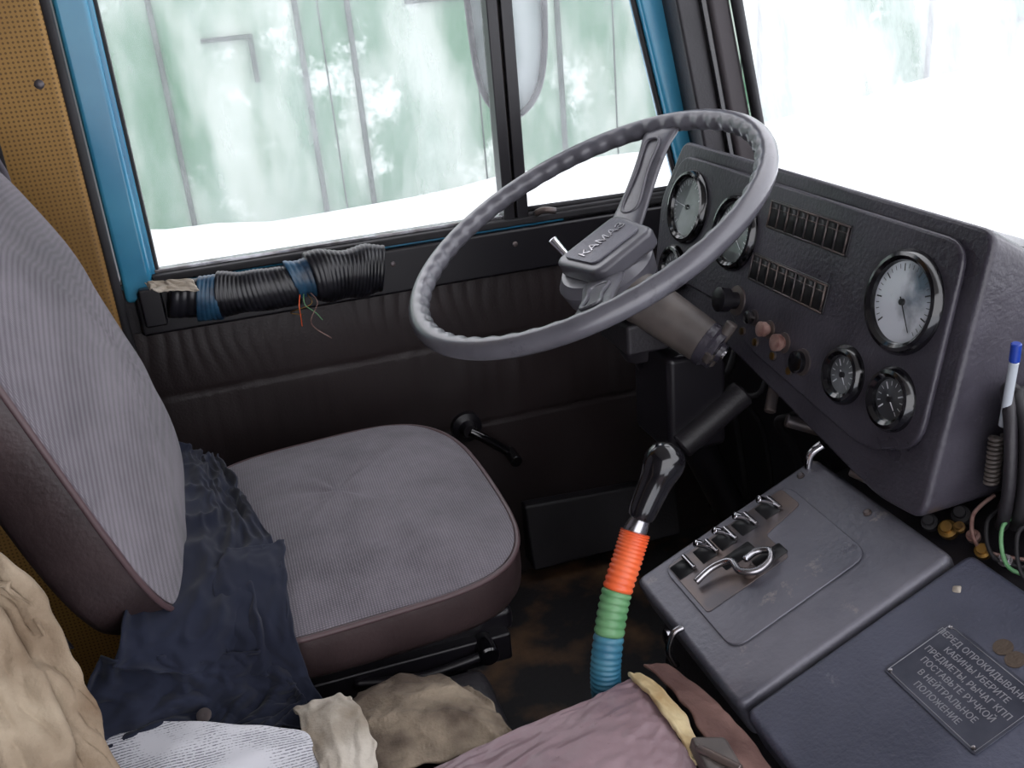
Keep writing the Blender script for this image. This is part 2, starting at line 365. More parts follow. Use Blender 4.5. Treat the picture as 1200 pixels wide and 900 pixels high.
cyl('crank_knob',d,(.448,1.635,.296),(.450,1.595,.292),.012,M['gloss'])
gl=mesh('window_1',[(-.11,1.69,.74),(.84,1.69,.74),(.655,1.69,1.5),(-.11,1.69,1.5)],[(0,1,2,3)],None,M['glass'])
a=group('taped_armrest')
def coil(name,x0,x1,y,z,r0,r1,m,turns):
    vs=[];fs=[];res=20;K=int(turns*6)
    for i in range(K+1):
        t=i/K; x=x0+(x1-x0)*t; rr=r0+(r1-r0)*t+.0012*abs(math.sin(math.pi*turns*t))+.005*noise.noise(V((x*30,1,2)))
        for j in range(res):
            th=2*math.pi*j/res; q=rr*(1+.12*noise.noise(V((x*14,math.cos(th),math.sin(th)))))
            vs.append((x+.008*math.cos(th+x*20),y+.62*q*math.cos(th),z+q*math.sin(th)-.05*(x-.08)))
    for i in range(K):
        for j in range(res):
            j2=(j+1)%res; fs.append((i*res+j,i*res+j2,(i+1)*res+j2,(i+1)*res+j))
    fs.append(tuple(range(res))[::-1]); fs.append(tuple(K*res+j for j in range(res)))
    mesh(name,vs,fs,a,m)
coil('end_wrap_torn',-.10,-.045,1.625,.694,.026,.034,M['tape'],4)
coil('blue_band',-.055,-.018,1.622,.692,.037,.036,M['bluetape'],5)
coil('black_wrap',-.022,.10,1.622,.696,.036,.034,M['tape'],17)
coil('bare_blue_band',.096,.134,1.622,.706,.034,.038,M['bluetape'],5)
coil('thick_wrap',.128,.252,1.62,.708,.043,.042,M['tape'],18)
for i,(c,e) in enumerate([('orange',(.10,.63)),('green',(.125,.635)),('brass',(.085,.65)),('redbrown',(.115,.60))]):
    tube('loose_wire_%d'%i,a,[(.105+.006*i,1.598,.685),(.10+.01*i,1.585,.67),(e[0],1.59,(e[1]+.67)/2),(e[0]+.01*i,1.60,e[1])],.0009,M[c],res=6)
net('torn_cloth',a,[[(-.13,1.63,.733),(-.10,1.62,.738),(-.06,1.615,.733)],[(-.12,1.60,.724),(-.09,1.598,.722),(-.05,1.598,.716)]],M['white'],fold=.006,fscale=(4,3),solid=.002)
box('hinge_bracket',a,(-.145,1.635,.66),(-.11,1.655,.725),M['black'],bevel=.004)

# ---------------------------------------------------------------- exterior mirror
m=group('side_mirror')
loop=[(.545,2.0,1.32),(.548,2.0,1.1),(.556,2.0,.96),(.580,2.0,.895),(.624,2.0,.868),(.672,2.0,.90),(.698,2.0,.97),(.708,2.0,1.10),(.705,2.0,1.32),(.63,2.0,1.38)]
tube('rim',m,loop,.007,M['black'],closed=True)
prism('mirror_glass',m,[tuple(V(p)) for p in catmull(loop,4,True)],(0,.006,0),mat('mirror_back',srgb(150,164,160),srgb(190,200,200),rough=.3,scale=5),bevel=0)
tube('bracket',m,[(.70,2.0,1.1),(.80,1.9,1.12),(.86,1.72,1.1)],.009,M['black'])

# ---------------------------------------------------------------- windshield + pillar
g=group('trim_2')   # windshield pillar
hexa('pillar_outer',g,[(.87,1.60,.74),(.915,1.60,.74),(.915,1.72,.74),(.87,1.72,.74),(.715,1.60,1.5),(.76,1.60,1.5),(.76,1.72,1.5),(.715,1.72,1.5)],M['dashdark'],bevel=.006)
hexa('pillar_inner',g,[(.92,1.58,.74),(.965,1.58,.74),(.965,1.70,.74),(.92,1.70,.74),(.765,1.58,1.5),(.80,1.58,1.5),(.80,1.70,1.5),(.765,1.70,1.5)],M['shell'],bevel=.01)
hexa('pillar_seam',g,[(.910,1.59,.74),(.924,1.59,.74),(.924,1.70,.74),(.910,1.70,.74),(.755,1.59,1.5),(.769,1.59,1.5),(.769,1.70,1.5),(.755,1.70,1.5)],M['gloss'],bevel=.003)
tube('windshield_gasket',g,[(.970,1.575,.75),(.807,1.575,1.5)],.010,M['rubber'],smoothpath=False)
mesh('window_2',[(.985,1.60,.765),(.985,-.42,.765),(.815,-.42,1.56),(.815,1.60,1.56)],[(0,1,2,3)],None,M['glassws'])
box('trim_3',None,(.958,-.42,.717),(1.03,1.72,.762),M['rubber'],bevel=.01)

# ---------------------------------------------------------------- dashboard
dn=V((-.9737,0,.2278)); 
def DP(y,z,off=0): return V((.70-.234*(.875-z),y,z))+dn*off
db=group('dashboard')
def panelbody():
    o=roundpoly([DP(1.435,.79,-.004),DP(1.395,.888,-.004),DP(.742,.884,-.004),DP(.727,.585,-.004),DP(.80,.578,-.004),DP(1.13,.632,-.004),DP(1.41,.672,-.004)],.02)
    n=len(o); back=[]
    for p in o:
        k=(p.z-.585)/.30
        back.append(V((.95,p.y,.60+.14*k)))
    vs=list(o)+back
    fs=[tuple(range(n))[::-1],tuple(range(n,2*n))]+[(i,(i+1)%n,n+(i+1)%n,n+i) for i in range(n)]
    mesh('panel_body',vs,fs,db,M['dash'],bevel=.008,seg=3)
panelbody()
inn=roundpoly([DP(1.405,.79,-.004),DP(1.375,.868,-.004),DP(.765,.866,-.004),DP(.752,.655,-.004),DP(.83,.622,-.004),DP(1.10,.655,-.004),DP(1.16,.69,-.004),DP(1.39,.69,-.004)],.03)
prism('panel_face',db,inn,dn*.009,M['dash'],bevel=.004,seg=3)
box('under_dash',db,(.76,.76,.60),(.95,1.5,.64),M['dashdark'],bevel=.01)
box('firewall_pad',db,(.84,.76,.10),(.95,1.58,.60),M['black'],bevel=.01)
box('passenger_side_dash',db,(.80,-.40,.60),(.95,.735,.74),M['dashdark'],bevel=.02)
def gauge(nm,y,z,R,dial,needle=.8,n=24,mk='markw'):
    p=DP(y,z,.004)
    lathe(nm+'_bezel',db,p,dn,[(R+.004,0),(R+.004,.004),(R,.010),(R-.004,.011),(R-.008,.008),(R-.010,.002)],M['gloss'],n=48)
    lathe(nm+'_dial',db,p+dn*.0025,dn,[(R-.007,0),(R-.007,.001),(0,.001)],dial,n=48)
    ux=V((0,-1,0)); uy=V((.2278,0,.9737))
    for i in range(n):
        t=math.radians(-135+270*i/(n-1)); dr=ux*math.sin(t)+uy*math.cos(t); tt=ux*math.cos(t)-uy*math.sin(t)
        L=.005 if i%4 else .008; a0=p+dn*.0038+dr*(R-.012); b0=a0-dr*L; wd=.0004 if i%4 else .0008
        mesh(nm+'_tick_%d'%i,[a0-tt*wd,a0+tt*wd,b0+tt*wd,b0-tt*wd],[(0,1,2,3)],db,M[mk],smooth=False)
    dr=ux*math.sin(needle)+uy*math.cos(needle)
    cyl(nm+'_needle',db,p+dn*.005-dr*.006,p+dn*.005+dr*(R-.018),.0008,M[mk],r1=.0004,n=8)
    lathe(nm+'_cap',db,p+dn*.003,dn,[(.004,0),(.0035,.003),(0,.003)],M['black'],n=16)
gauge('speedometer',1.322,.798,.052,M['dial'],-1.5,28)
gauge('tachometer',1.180,.790,.050,M['dial'],2.2,28)
gauge('fuel_gauge',1.335,.704,.032,M['dial'],.5,12)
gauge('clock',.827,.790,.053,M['dialglare'],2.5,28,'mark')
gauge('oil_gauge',.890,.688,.031,M['dial'],2.4,12)
gauge('temp_gauge',.806,.690,.032,M['dial'],2.3,12)
def vent(nm,yl,yr,zt,zb):
    q=[DP(yl,zt,.004),DP(yr,zt,.004),DP(yr,zb,.004),DP(yl,zb,.004)]
    prism(nm+'_frame',db,roundpoly(q,.004),dn*.0025,M['black'],bevel=.001)
    n=8; W=(yl-yr-.008)/n
    for i in range(n):
        y0=yl-.004-i*W-.0014; y1=y0-W+.0028
        prism(nm+'_slot_%d'%i,db,roundpoly([DP(y0,zt-.004,.0062),DP(y1,zt-.004,.0062),DP(y1,zb+.004,.0062),DP(y0,zb+.004,.0062)],.002),dn*.0008,M['mark'],bevel=0)
        prism(nm+'_vane_%d'%i,db,[DP(y0-.001,zt-.010,.0069),DP(y1+.001,zt-.010,.0069),DP(y1+.001,zt-.0115,.0069),DP(y0-.001,zt-.0115,.0069)],dn*.0008,M['worn'],bevel=0)
    for i in range(n+1):
        y0=yl-.004-i*W
        prism(nm+'_rib_%d'%i,db,[DP(y0+.0009,zt-.003,.0062),DP(y0-.0009,zt-.003,.0062),DP(y0-.0009,zb+.003,.0062),DP(y0+.0009,zb+.003,.0062)],dn*.0022,M['worn'],bevel=0)
    for i,zz in enumerate((zt-.0025,zb+.0025)):
        prism(nm+'_bar_%d'%i,db,[DP(yl-.002,zz+.0009,.0062),DP(yr+.002,zz+.0009,.0062),DP(yr+.002,zz-.0009,.0062),DP(yl-.002,zz-.0009,.0062)],dn*.002,M['worn'],bevel=0)
vent('upper_vent',1.110,.938,.848,.811)
vent('lower_vent',1.126,.954,.776,.739)
def knob(nm,y,z,r,L,m):
    p=DP(y,z,.003)
    lathe(nm+'_collar',db,p,dn,[(r*1.25,0),(r*1.2,.004),(r*.7,.005)],M['worn'],n=20)
    lathe(nm,db,p,dn,[(r*.7,0),(r*.7,L*.5),(r,L*.55),(r,L*.95),(r*.8,L),(0,L)],m,n=24)
knob('light_switch',1.140,.706,.017,.034,M['black'])
knob('choke_knob',1.092,.696,.009,.014,M['steel'])
knob('heater_knob',1.052,.692,.010,.018,M['redbrown'])
knob('wiper_knob',1.015,.686,.011,.018,M['redbrown'])
knob('indicator_knob',.970,.676,.014,.014,M['gloss'])
for i,(y,z) in enumerate([(1.075,.668),(1.03,.664),(.99,.658),(1.11,.672)]): knob('pilot_%d'%i,y,z,.005,.006,M['brass'])
for i,(p,q,rr) in enumerate([((.66,1.02,.575),(.70,1.0,.56),.009),((.67,.95,.585),(.69,.90,.57),.007),((.68,1.08,.60),(.66,1.06,.57),.008),((.66,.88,.566),(.69,.82,.555),.006)]):
    cyl('fitting_%d'%i,db,p,q,rr,M['worn'])
for i in range(7):
    y=.80+i*.10
    tube('cable_%d'%i,db,[(.76,y,.62),(.72,y-.02,.575-.008*i),(.73,y+.05,.50),(.80,y+.1,.40),(.83,y+.1,.2)],.004+.002*(i%2),M['rubber'])

# ---------------------------------------------------------------- steering wheel
sw=group('steering_wheel')
wc=V((.462,1.21,.828)); wn=V((-.420,-.04,.905)).normalized()
e1=(V((1,0,0))-wn*wn.x).normalized(); e2=wn.cross(e1)
def wp(a,b,c=0): return wc+e1*a+e2*b+wn*c
vs=[];fs=[];N=416;res=20;R=.252
for i in range(N):
    t=2*math.pi*i/N
    for j in range(res):
        s=2*math.pi*j/res
        rr=.0152-.0034*max(0,-math.cos(s)-.05)*(.5+.5*math.cos(t*52))
        vs.append(wp((R+rr*math.cos(s))*math.cos(t),(R+rr*math.cos(s))*math.sin(t),rr*.95*math.sin(s)))
for i in range(N):
    for j in range(res):
        i2=(i+1)%N;j2=(j+1)%res; fs.append((i*res+j,i2*res+j,i2*res+j2,i*res+j2))
mesh('rim',vs,fs,sw,M['wheel'])
def spoke(nm,ang):
    dx,dy=math.cos(ang),math.sin(ang); px,py=-dy,dx
    prof=[(.03,.038,-.066),(.09,.030,-.052),(.16,.024,-.028),(.22,.027,-.006),(.250,.042,-.002)]
    vs=[]
    for rr,wd,h in prof:
        for s,hh in ((-1,0),(-.72,.006),(.72,.006),(1,0),(.8,-.010),(-.8,-.010)):
            vs.append(wp(dx*rr+px*wd*s,dy*rr+py*wd*s,h+hh))
    fs=[]
    for k in range(len(prof)-1):
        for j in range(6): j2=(j+1)%6; fs.append((k*6+j,k*6+j2,(k+1)*6+j2,(k+1)*6+j))
    fs.append(tuple(range(6))); fs.append(tuple((len(prof)-1)*6+j for j in range(6)))
    mesh(nm,vs,fs,sw,M['wheel'],subsurf=2)
    pts=[]
    for rr,wd,h in [(.10,.013,-.0425),(.16,.010,-.0200),(.208,.012,-.0035)]: pts.append(wp(dx*rr+px*wd,dy*rr+py*wd,h))
    pts.append(wp(dx*.216,dy*.216,-.001))
    for rr,wd,h in [(.208,.012,-.0035),(.16,.010,-.0200),(.10,.013,-.0425)]: pts.append(wp(dx*rr-px*wd,dy*rr-py*wd,h))
    tube(nm+'_rib',sw,pts,.0026,M['wheel'],n=6,closed=True)
spoke('spoke_1',math.radians(34)); spoke('spoke_2',math.radians(-112))
lathe('hub_boss',sw,wp(0,0,-.108),wn,[(.044,0),(.066,.01),(.070,.035),(.060,.048),(0,.048)],M['wheel'],n=40)
pa=math.radians(100); q1=V((math.cos(pa),math.sin(pa)))
def padp(s,t,c):
    q2=V((-q1.y,q1.x)); x=q1.x*s+q2.x*t+.014; y=q1.y*s+q2.y*t-.004; return wp(x,y,c)
pad=roundpoly([padp(-.058,-.050,-.064),padp(.050,-.058,-.064),padp(.050,.060,-.064),padp(-.058,.052,-.064)],.018)
prism('horn_pad',sw,pad,wn*.028,M['wheel'],bevel=.008,seg=3)
pad2=roundpoly([padp(-.038,-.040,-.036),padp(.036,-.046,-.036),padp(.036,.048,-.036),padp(-.038,.042,-.036)],.012)
prism('horn_pad_face',sw,pad2,wn*.003,M['cover'],bevel=.001)
def text(nm,parent,body,org,xa,ya,size,m,extr=.0006):
    c=bpy.data.curves.new(nm,'FONT'); c.body=body; c.size=size; c.extrude=extr; c.align_x='CENTER'; c.align_y='CENTER'
    o=bpy.data.objects.new(nm,c); COL.objects.link(o); c.materials.append(m)
    xa=V(xa).normalized(); za=xa.cross(V(ya)).normalized(); ya=za.cross(xa)
    o.matrix_world=Matrix(((xa.x,ya.x,za.x,org[0]),(xa.y,ya.y,za.y,org[1]),(xa.z,ya.z,za.z,org[2]),(0,0,0,1)))
    o.parent=parent; return o
text('emblem',sw,'КАМАЗ',padp(0,0,-.0325),padp(0,-1,0)-padp(0,0,0),padp(1,0,0)-padp(0,0,0),.022,M['steel'],.001)

# ---------------------------------------------------------------- steering column
sc2=group('steering_column')
cyl('column_tube',sc2,wp(0,0,-.11),wp(0,0,-.80),.026,M['black'])
cyl('column_shroud',sc2,wp(0,0,-.106),wp(0,0,-.22),.044,M['dashdark'],r1=.036)
A=V((.510,1.175,.738)); B=V((.583,1.085,.674))
cyl('ignition_housing',sc2,A,B,.036,M['housing'],r1=.030)
dB=(B-A).normalized(); B2=B+dB*.004
cyl('lock_ring',sc2,B-dB*.012,B+dB*.006,.031,M['dash'])
lathe('lock_cap',sc2,B2,dB,[(.027,0),(.027,.010),(.014,.012),(.013,.018),(0,.019)],M['dash'],n=24)
lathe('lock_center',sc2,B2+dB*.017,dB,[(.008,0),(.008,.004),(0,.004)],M['steel'],n=16)
for i,dv in enumerate([V((.6,-.5,.62)),V((.2,.2,-.9)),V((-.75,.2,.3))]):
    s=(dv-dB*dv.dot(dB)).normalized(); tube('lug_%d'%i,sc2,[B2+dB*.004+s*.012,B2+dB*.006+s*.025,B2+dB*.006+s*(.042 if i==0 else .028)],.008,M['housing'])
box('column_bracket',sc2,(.49,1.14,.655),(.57,1.24,.70),M['dashdark'],bevel=.006)
box('lower_box',sc2,(.54,1.12,.50),(.63,1.24,.65),M['black'],bevel=.01)
tube('turn_stalk',sc2,[wp(-.01,.05,-.10),wp(-.02,.085,-.075),wp(-.025,.115,-.045)],.005,M['chrome'],rf=lambda t:.003+.0045*t)
cyl('grab_tube',sc2,(.655,1.12,.578),(.555,1.12,.515),.020,M['dashdark'])

# ---------------------------------------------------------------- driver's seat
def supere(a,b,n,N=72):
    o=[]
    for i in range(N):
        t=2*math.pi*i/N; c,s=math.cos(t),math.sin(t)
        o.append((a*math.copysign(abs(c)**(2/n),c),b*math.copysign(abs(s)**(2/n),s)))
    return o
def cushion(nm,parent,fr,a,b,n,crown,side,top,sidem,N=72,bulge=.008,pw=3.2,shape=None):
    o=supere(a,b,n,N)
    if shape: o=[shape(x,y) for x,y in o]
    rings=[]
    for s in (.06,.2,.35,.5,.64,.76,.86,.93,.975,1.0): rings.append((s,crown*(1-s**pw),0))
    rings+= [(1+bulge,-.006,1),(1+bulge*2.2,-side*.4,1),(1+bulge,-side*.85,1),(.97,-side,1),(.6,-side-.002,1)]
    vs=[];fs=[];mi=[]
    for s,z,_ in rings:
        for x,y in o:
            w=.006*noise.noise(V((x*9,y*9,z*20))) if s<.98 else .002*noise.noise(V((x*30,y*30,z*30)))
            vs.append(fr@V((x*s,y*s,z+w)))
    for k in range(len(rings)-1):
        for i in range(N):
            i2=(i+1)%N; fs.append((k*N+i,k*N+i2,(k+1)*N+i2,(k+1)*N+i)); mi.append(1 if rings[k+1][2] else 0)
    fs.append(tuple(range(N))); mi.append(0); fs.append(tuple((len(rings)-1)*N+i for i in range(N))); mi.append(1)
    me=bpy.data.meshes.new(nm); me.from_pydata([tuple(v) for v in vs],[],fs)
    for p,q in zip(me.polygons,mi): p.material_index=q
    bm=bmesh.new(); bm.from_mesh(me); bmesh.ops.recalc_face_normals(bm,faces=bm.faces); bm.to_mesh(me); bm.free()
    finish(me,nm,parent,[top,sidem],subsurf=1)
    tube(nm+'_piping',parent,[fr@V((x*1.012,y*1.012,-.003)) for x,y in o],.0036,M['piping'],closed=True,n=2,res=8)
ds=group('driver_seat')
th=math.atan(.05)
fr=Matrix.Translation((.088,1.222,.474))@Matrix.Rotation(-th,4,'Y')
cushion('cushion',ds,fr,.207,.255,4.2,.036,.072,M['fabric'],M['vinyl'],shape=lambda x,y:(x-(.03*(y/.25)**2 if (x>0 and y>0) else 0),y))
bz=V((.957,0,.29)); by=V((-.29,0,.957)); bx=V((0,1,0))
fb=Matrix(((bx.x,by.x,bz.x,-.195),(bx.y,by.y,bz.y,1.2),(bx.z,by.z,bz.z,.755),(0,0,0,1)))
cushion('backrest',ds,fb,.25,.265,4.2,.055,.085,M['fabric'],M['vinyl'],pw=2.6)
box('seat_pan',ds,(-.10,1.0,.375),(.26,1.44,.41),M['black'],bevel=.01)
box('slide_rail_near',ds,(-.14,.985,.345),(.25,1.015,.385),M['black'],bevel=.004)
box('slide_rail_far',ds,(-.14,1.40,.345),(.25,1.43,.385),M['black'],bevel=.004)
box('pedestal',ds,(-.08,1.02,0),(.20,1.42,.35),M['black'],bevel=.02)
cyl('adjust_knob',ds,(.215,1.0,.375),(.215,.965,.372),.014,M['gloss'])
tube('adjust_lever',ds,[(.05,.985,.372),(.13,.97,.368),(.215,.972,.374)],.006,M['black'])
hexa('recline_bracket',ds,[(-.255,.940,.56),(-.225,.940,.54),(-.225,.95,.54),(-.255,.95,.56),(-.34,.940,.71),(-.290,.940,.72),(-.290,.95,.72),(-.34,.95,.71)],M['black'],bevel=.004)
for i,(x,z) in enumerate([(-.300,.70),(-.278,.655)]):
    lathe('bracket_bolt_%d'%i,ds,(x,.940,z),(0,-1,0),[(.009,0),(.009,.003),(.005,.005),(0,.005)],M['worn'],n=12)

# ---------------------------------------------------------------- clothes and rags
bj=group('blue_jacket')
net('crevice_part',bj,[
 [(-.165,1.43,.545),(-.112,1.43,.528),(-.095,1.42,.513),(-.070,1.42,.508)],
 [(-.160,1.32,.545),(-.105,1.32,.528),(-.075,1.31,.516),(-.050,1.30,.510)],
 [(-.160,1.20,.548),(-.095,1.20,.530),(-.060,1.20,.520),(-.035,1.19,.515)],
 [(-.165,1.08,.550),(-.100,1.08,.532),(-.045,1.09,.516),(-.010,1.10,.510)],
 [(-.175,.970,.555),(-.120,.965,.522),(-.055,.975,.502),(-.012,.980,.494)],
 [(-.195,.935,.515),(-.130,.940,.485),(-.070,.950,.455),(-.022,.952,.442)]],
 M['navy'],nu=16,nv=18,fold=.013,fscale=(4,6),seed=3,solid=.003,fine=.002,rot=.5)
net('spread_part',bj,[
 [(-.205,.950,.525),(-.150,.955,.502),(-.09,.960,.483),(-.035,.962,.473)],
 [(-.235,.93,.485),(-.150,.935,.460),(-.085,.94,.440),(-.020,.945,.430)],
 [(-.250,.90,.440),(-.160,.905,.430),(-.090,.91,.418),(-.012,.92,.410)],
 [(-.255,.87,.420),(-.170,.872,.415),(-.095,.88,.410),(-.020,.885,.408)]],
 M['navy'],nu=18,nv=22,fold=.015,fscale=(6,4),seed=6,solid=.003,fine=.002,rot=-.4)
net('front_flap',bj,[
 [(-.070,1.085,.535),(-.035,1.095,.526),(.002,1.105,.518)],
 [(-.085,1.02,.530),(-.045,1.03,.521),(-.002,1.035,.511)],
 [(-.085,.965,.500),(-.048,.963,.492),(-.008,.958,.484)],
 [(-.070,.945,.450),(-.035,.945,.440),(-.000,.940,.432)],
 [(-.060,.930,.415),(-.025,.930,.408),(.010,.920,.402)]],
 M['navy'],nu=12,nv=12,fold=.005,fscale=(3,5),seed=9,solid=.004,fine=.001)
lathe('button',bj,(-.115,.905,.447),(-.1,-.5,.8),[(.008,0),(.008,.002),(.005,.003),(0,.002)],M['worn'],n=20)
net('beige_coat',None,[
 [(-.42,.84,.80),(-.32,.83,.80),(-.25,.82,.765),(-.225,.80,.72)],
 [(-.40,.80,.78),(-.30,.80,.76),(-.225,.79,.71),(-.200,.77,.65)],
 [(-.38,.74,.71),(-.29,.74,.69),(-.215,.73,.63),(-.188,.74,.57)],
 [(-.37,.69,.63),(-.28,.69,.60),(-.205,.70,.55),(-.184,.72,.50)],
 [(-.36,.65,.50),(-.27,.66,.49),(-.20,.67,.46),(-.184,.69,.43)]],
 M['beige'],nu=18,nv=18,fold=.017,fscale=(6,4),seed=5,solid=.004,fine=.003,rot=.6)
net('newspaper',None,[
 [(-.27,.955,.450),(-.15,.905,.450),(-.012,.845,.438)],
 [(-.27,.87,.448),(-.14,.84,.446),(.0,.79,.436)],
 [(-.26,.76,.430),(-.14,.73,.43),(.0,.70,.43)]],M['paper'],nu=14,nv=14,fold=.004,fscale=(3,2),seed=8,solid=.001,fine=.0008,edge=.001)
net('canvas_rag',None,[
 [(.045,.905,.415),(.09,.905,.425),(.135,.890,.427),(.160,.865,.420)],
 [(.03,.87,.425),(.08,.87,.434),(.14,.855,.436),(.175,.83,.428)],
 [(.03,.82,.428),(.08,.82,.438),(.14,.81,.440),(.185,.79,.43)],
 [(.03,.76,.425),(.08,.76,.430),(.14,.76,.43),(.19,.75,.42)]],M['canvas'],nu=16,nv=16,fold=.006,fscale=(3,3),seed=12,solid=.004,fine=.002)
net('cotton_mitten',None,[
 [(-.025,.895,.430),(.01,.89,.438),(.035,.885,.438)],
 [(-.018,.85,.438),(.015,.85,.446),(.045,.85,.446)],
 [(-.01,.79,.440),(.02,.785,.446),(.048,.79,.442)],
 [(-.0,.745,.436),(.02,.745,.438),(.04,.75,.436)]],M['white'],nu=12,nv=12,fold=.004,fscale=(3,3),seed=21,solid=.005,fine=.001)

# ---------------------------------------------------------------- tunnel + middle seat
box('engine_tunnel',None,(-.598,.10,0),(.20,.93,.40),M['dashdark'],bevel=.02)
ms=group('middle_seat')
net('seat_cover',ms,[
 [(-.10,.715,.430),(.04,.735,.438),(.16,.752,.442),(.26,.768,.444),(.325,.780,.446)],
 [(-.10,.66,.442),(.04,.68,.450),(.16,.695,.454),(.26,.71,.454),(.330,.72,.450)],
 [(-.10,.60,.446),(.04,.60,.454),(.16,.61,.458),(.26,.62,.456),(.327,.645,.450)],
 [(-.10,.45,.448),(.04,.45,.456),(.16,.45,.460),(.26,.46,.458),(.322,.48,.450)]],M['burgundy'],nu=20,nv=18,fold=.0024,fscale=(7,10),seed=14,solid=.004,fine=.0012,rot=.7,edge=.001)
box('seat_body',ms,(-.10,.42,.401),(.318,.730,.436),M['board'],bevel=.01)
box('seat_support',ms,(.202,.42,0),(.318,.72,.40),M['dashdark'],bevel=.01)
net('torn_foam',ms,[[(.320,.785,.450),(.338,.780,.446)],[(.325,.73,.458),(.347,.725,.450)],[(.328,.68,.458),(.347,.675,.448)],[(.325,.645,.452),(.335,.64,.446)]],M['foam'],nu=8,nv=8,fold=.003,fscale=(3,8),seed=17,solid=.006,fine=.003)
net('peeled_cover',ms,[[(.342,.790,.446),(.370,.785,.440)],[(.352,.73,.448),(.388,.715,.438)],[(.350,.66,.446),(.396,.66,.432)],[(.345,.58,.446),(.396,.58,.43)]],M['board'],nu=8,nv=8,fold=.004,fscale=(3,5),seed=19,solid=.004,fine=.002)
hexa('latch_plate',ms,[(.322,.60,.452),(.358,.585,.452),(.366,.650,.450),(.330,.662,.450),(.324,.602,.470),(.356,.588,.468),(.363,.648,.466),(.332,.659,.468)],M['housing'],bevel=.004)
cyl('latch_pin',ms,(.330,.64,.470),(.352,.60,.472),.004,M['worn'])

# ---------------------------------------------------------------- engine cover console
cn=V((-.4096,0,.9123)); cu=V((.9123,0,.4096))
def CP(x,y,off=0): return V((x,y,.445+.449*(x-.405)))+cn*off
ec=group('engine_cover')
prism('lid',ec,roundpoly([CP(.404,.948,0),CP(.655,.948,0),CP(.655,.697,0),CP(.404,.697,0)],.012),cn*-.055,M['cover'],bevel=.009,seg=3)
prism('lid_b',ec,roundpoly([CP(.406,.691,0),CP(.668,.691,0),CP(.668,.25,0),CP(.406,.25,0)],.012),cn*-.055,M['cover2'],bevel=.009,seg=3)
hexa('base',ec,[(.435,.20,0),(.70,.20,0),(.70,.935,0),(.435,.935,0),(.435,.20,.41),(.70,.20,.53),(.70,.935,.53),(.435,.935,.41)],M['dashdark'],bevel=.005)
hexa('rear_ledge',ec,[(.655,.20,.46),(.79,.20,.46),(.79,.93,.46),(.655,.93,.46),(.655,.20,.545),(.79,.20,.565),(.79,.93,.565),(.655,.93,.535)],M['dashdark'],bevel=.008)
prism('raised_panel',ec,roundpoly([CP(.436,.932,0),CP(.606,.930,0),CP(.603,.762,0),CP(.436,.760,0)],.022),cn*.003,M['cover'],bevel=.0025,seg=2)
prism('lever_gate',ec,roundpoly([CP(.441,.927,.003),CP(.597,.926,.003),CP(.597,.885,.003),CP(.545,.875,.003),CP(.545,.825,.003),CP(.441,.825,.003)],.006),cn*.0012,M['worn'],bevel=.0006)
for i,(x,y) in enumerate([(.456,.908),(.487,.908),(.512,.908),(.540,.909),(.572,.909)]):
    prism('slot_%d'%i,ec,roundpoly([CP(x-.014,y+.014,.0043),CP(x+.006,y+.014,.0043),CP(x+.006,y-.014,.0043),CP(x-.014,y-.014,.0043)],.002),cn*.0006,M['mark'],bevel=0)
    b=CP(x+.004,y,.005)
    cyl('toggle_base_%d'%i,ec,CP(x+.006,y+.014,.008),CP(x+.006,y-.014,.008),.0030,M['steel'],n=12)
    if i: tube('toggle_%d'%i,ec,[b,b+cn*.012+cu*(-.006),b+cn*.021+cu*(-.014)],.004,M['chrome'],rf=lambda t:.0032+.0016*t)
for i,(x,y,a_,b_) in enumerate([(.506,.873,.020,.010),(.530,.842,.018,.010)]):
    prism('lower_slot_%d'%i,ec,roundpoly([CP(x-a_,y+b_,.0043),CP(x+a_,y+b_,.0043),CP(x+a_,y-b_,.0043),CP(x-a_,y-b_,.0043)],.003),cn*.0006,M['mark'],bevel=0)
tube('hook_lever',ec,[CP(.452,.868,.012),CP(.475,.868,.016),CP(.494,.858,.018),CP(.494,.838,.016),CP(.508,.826,.013),CP(.526,.829,.012),CP(.533,.842,.012),CP(.522,.852,.013),CP(.506,.848,.016)],.0042,M['steel'])
lathe('hook_pivot',ec,CP(.503,.838,.004),cn,[(.009,0),(.008,.006),(.005,.008),(.004,.014),(0,.014)],M['worn'],n=20)
for i,(x,y) in enumerate([(.637,.815),(.625,.93)]):
    lathe('lid_screw_%d'%i,ec,CP(x,y,0),cn,[(.005,0),(.005,.0015),(.003,.003),(0,.003)],M['worn'],n=12)
tube('side_catch',ec,[(.402,.830,.400),(.392,.829,.425),(.398,.828,.447),(.410,.828,.452)],.004,M['steel'])
lathe('side_catch_eye',ec,(.40,.845,.43),(-1,0,.1),[(.009,0),(.009,.004),(.005,.005),(0,.005)],M['steel'],n=16)
tube('front_catch',ec,[(.638,.935,.548),(.642,.935,.568),(.655,.930,.580)],.006,M['chrome'],rf=lambda t:.004+.003*t)
pl=[CP(.600,.634,0),CP(.600,.512,0),CP(.526,.512,0),CP(.526,.634,0)]
prism('info_plate',ec,roundpoly(pl,.005),cn*.0015,M['plate'],bevel=.0005)
tube('info_plate_border',ec,[CP(.597,.631,.0016),CP(.597,.515,.0016),CP(.529,.515,.0016),CP(.529,.631,.0016),CP(.597,.631,.0016)],.0005,M['lettering'],smoothpath=False,res=6)
for i,t in enumerate(['ПЕРЕД ОПРОКИДЫВАНИЕМ','КАБИНЫ УБЕРИТЕ','ПРЕДМЕТЫ, РЫЧАГ КПП','ПОСТАВЬТЕ РУЧКОЙ','В НЕЙТРАЛЬНОЕ','ПОЛОЖЕНИЕ']):
    text('plate_text_%d'%i,ec,t,CP(.588-.0102*i,.573,.0018),(0,-1,0),cu,.0088,M['lettering'],.0002)
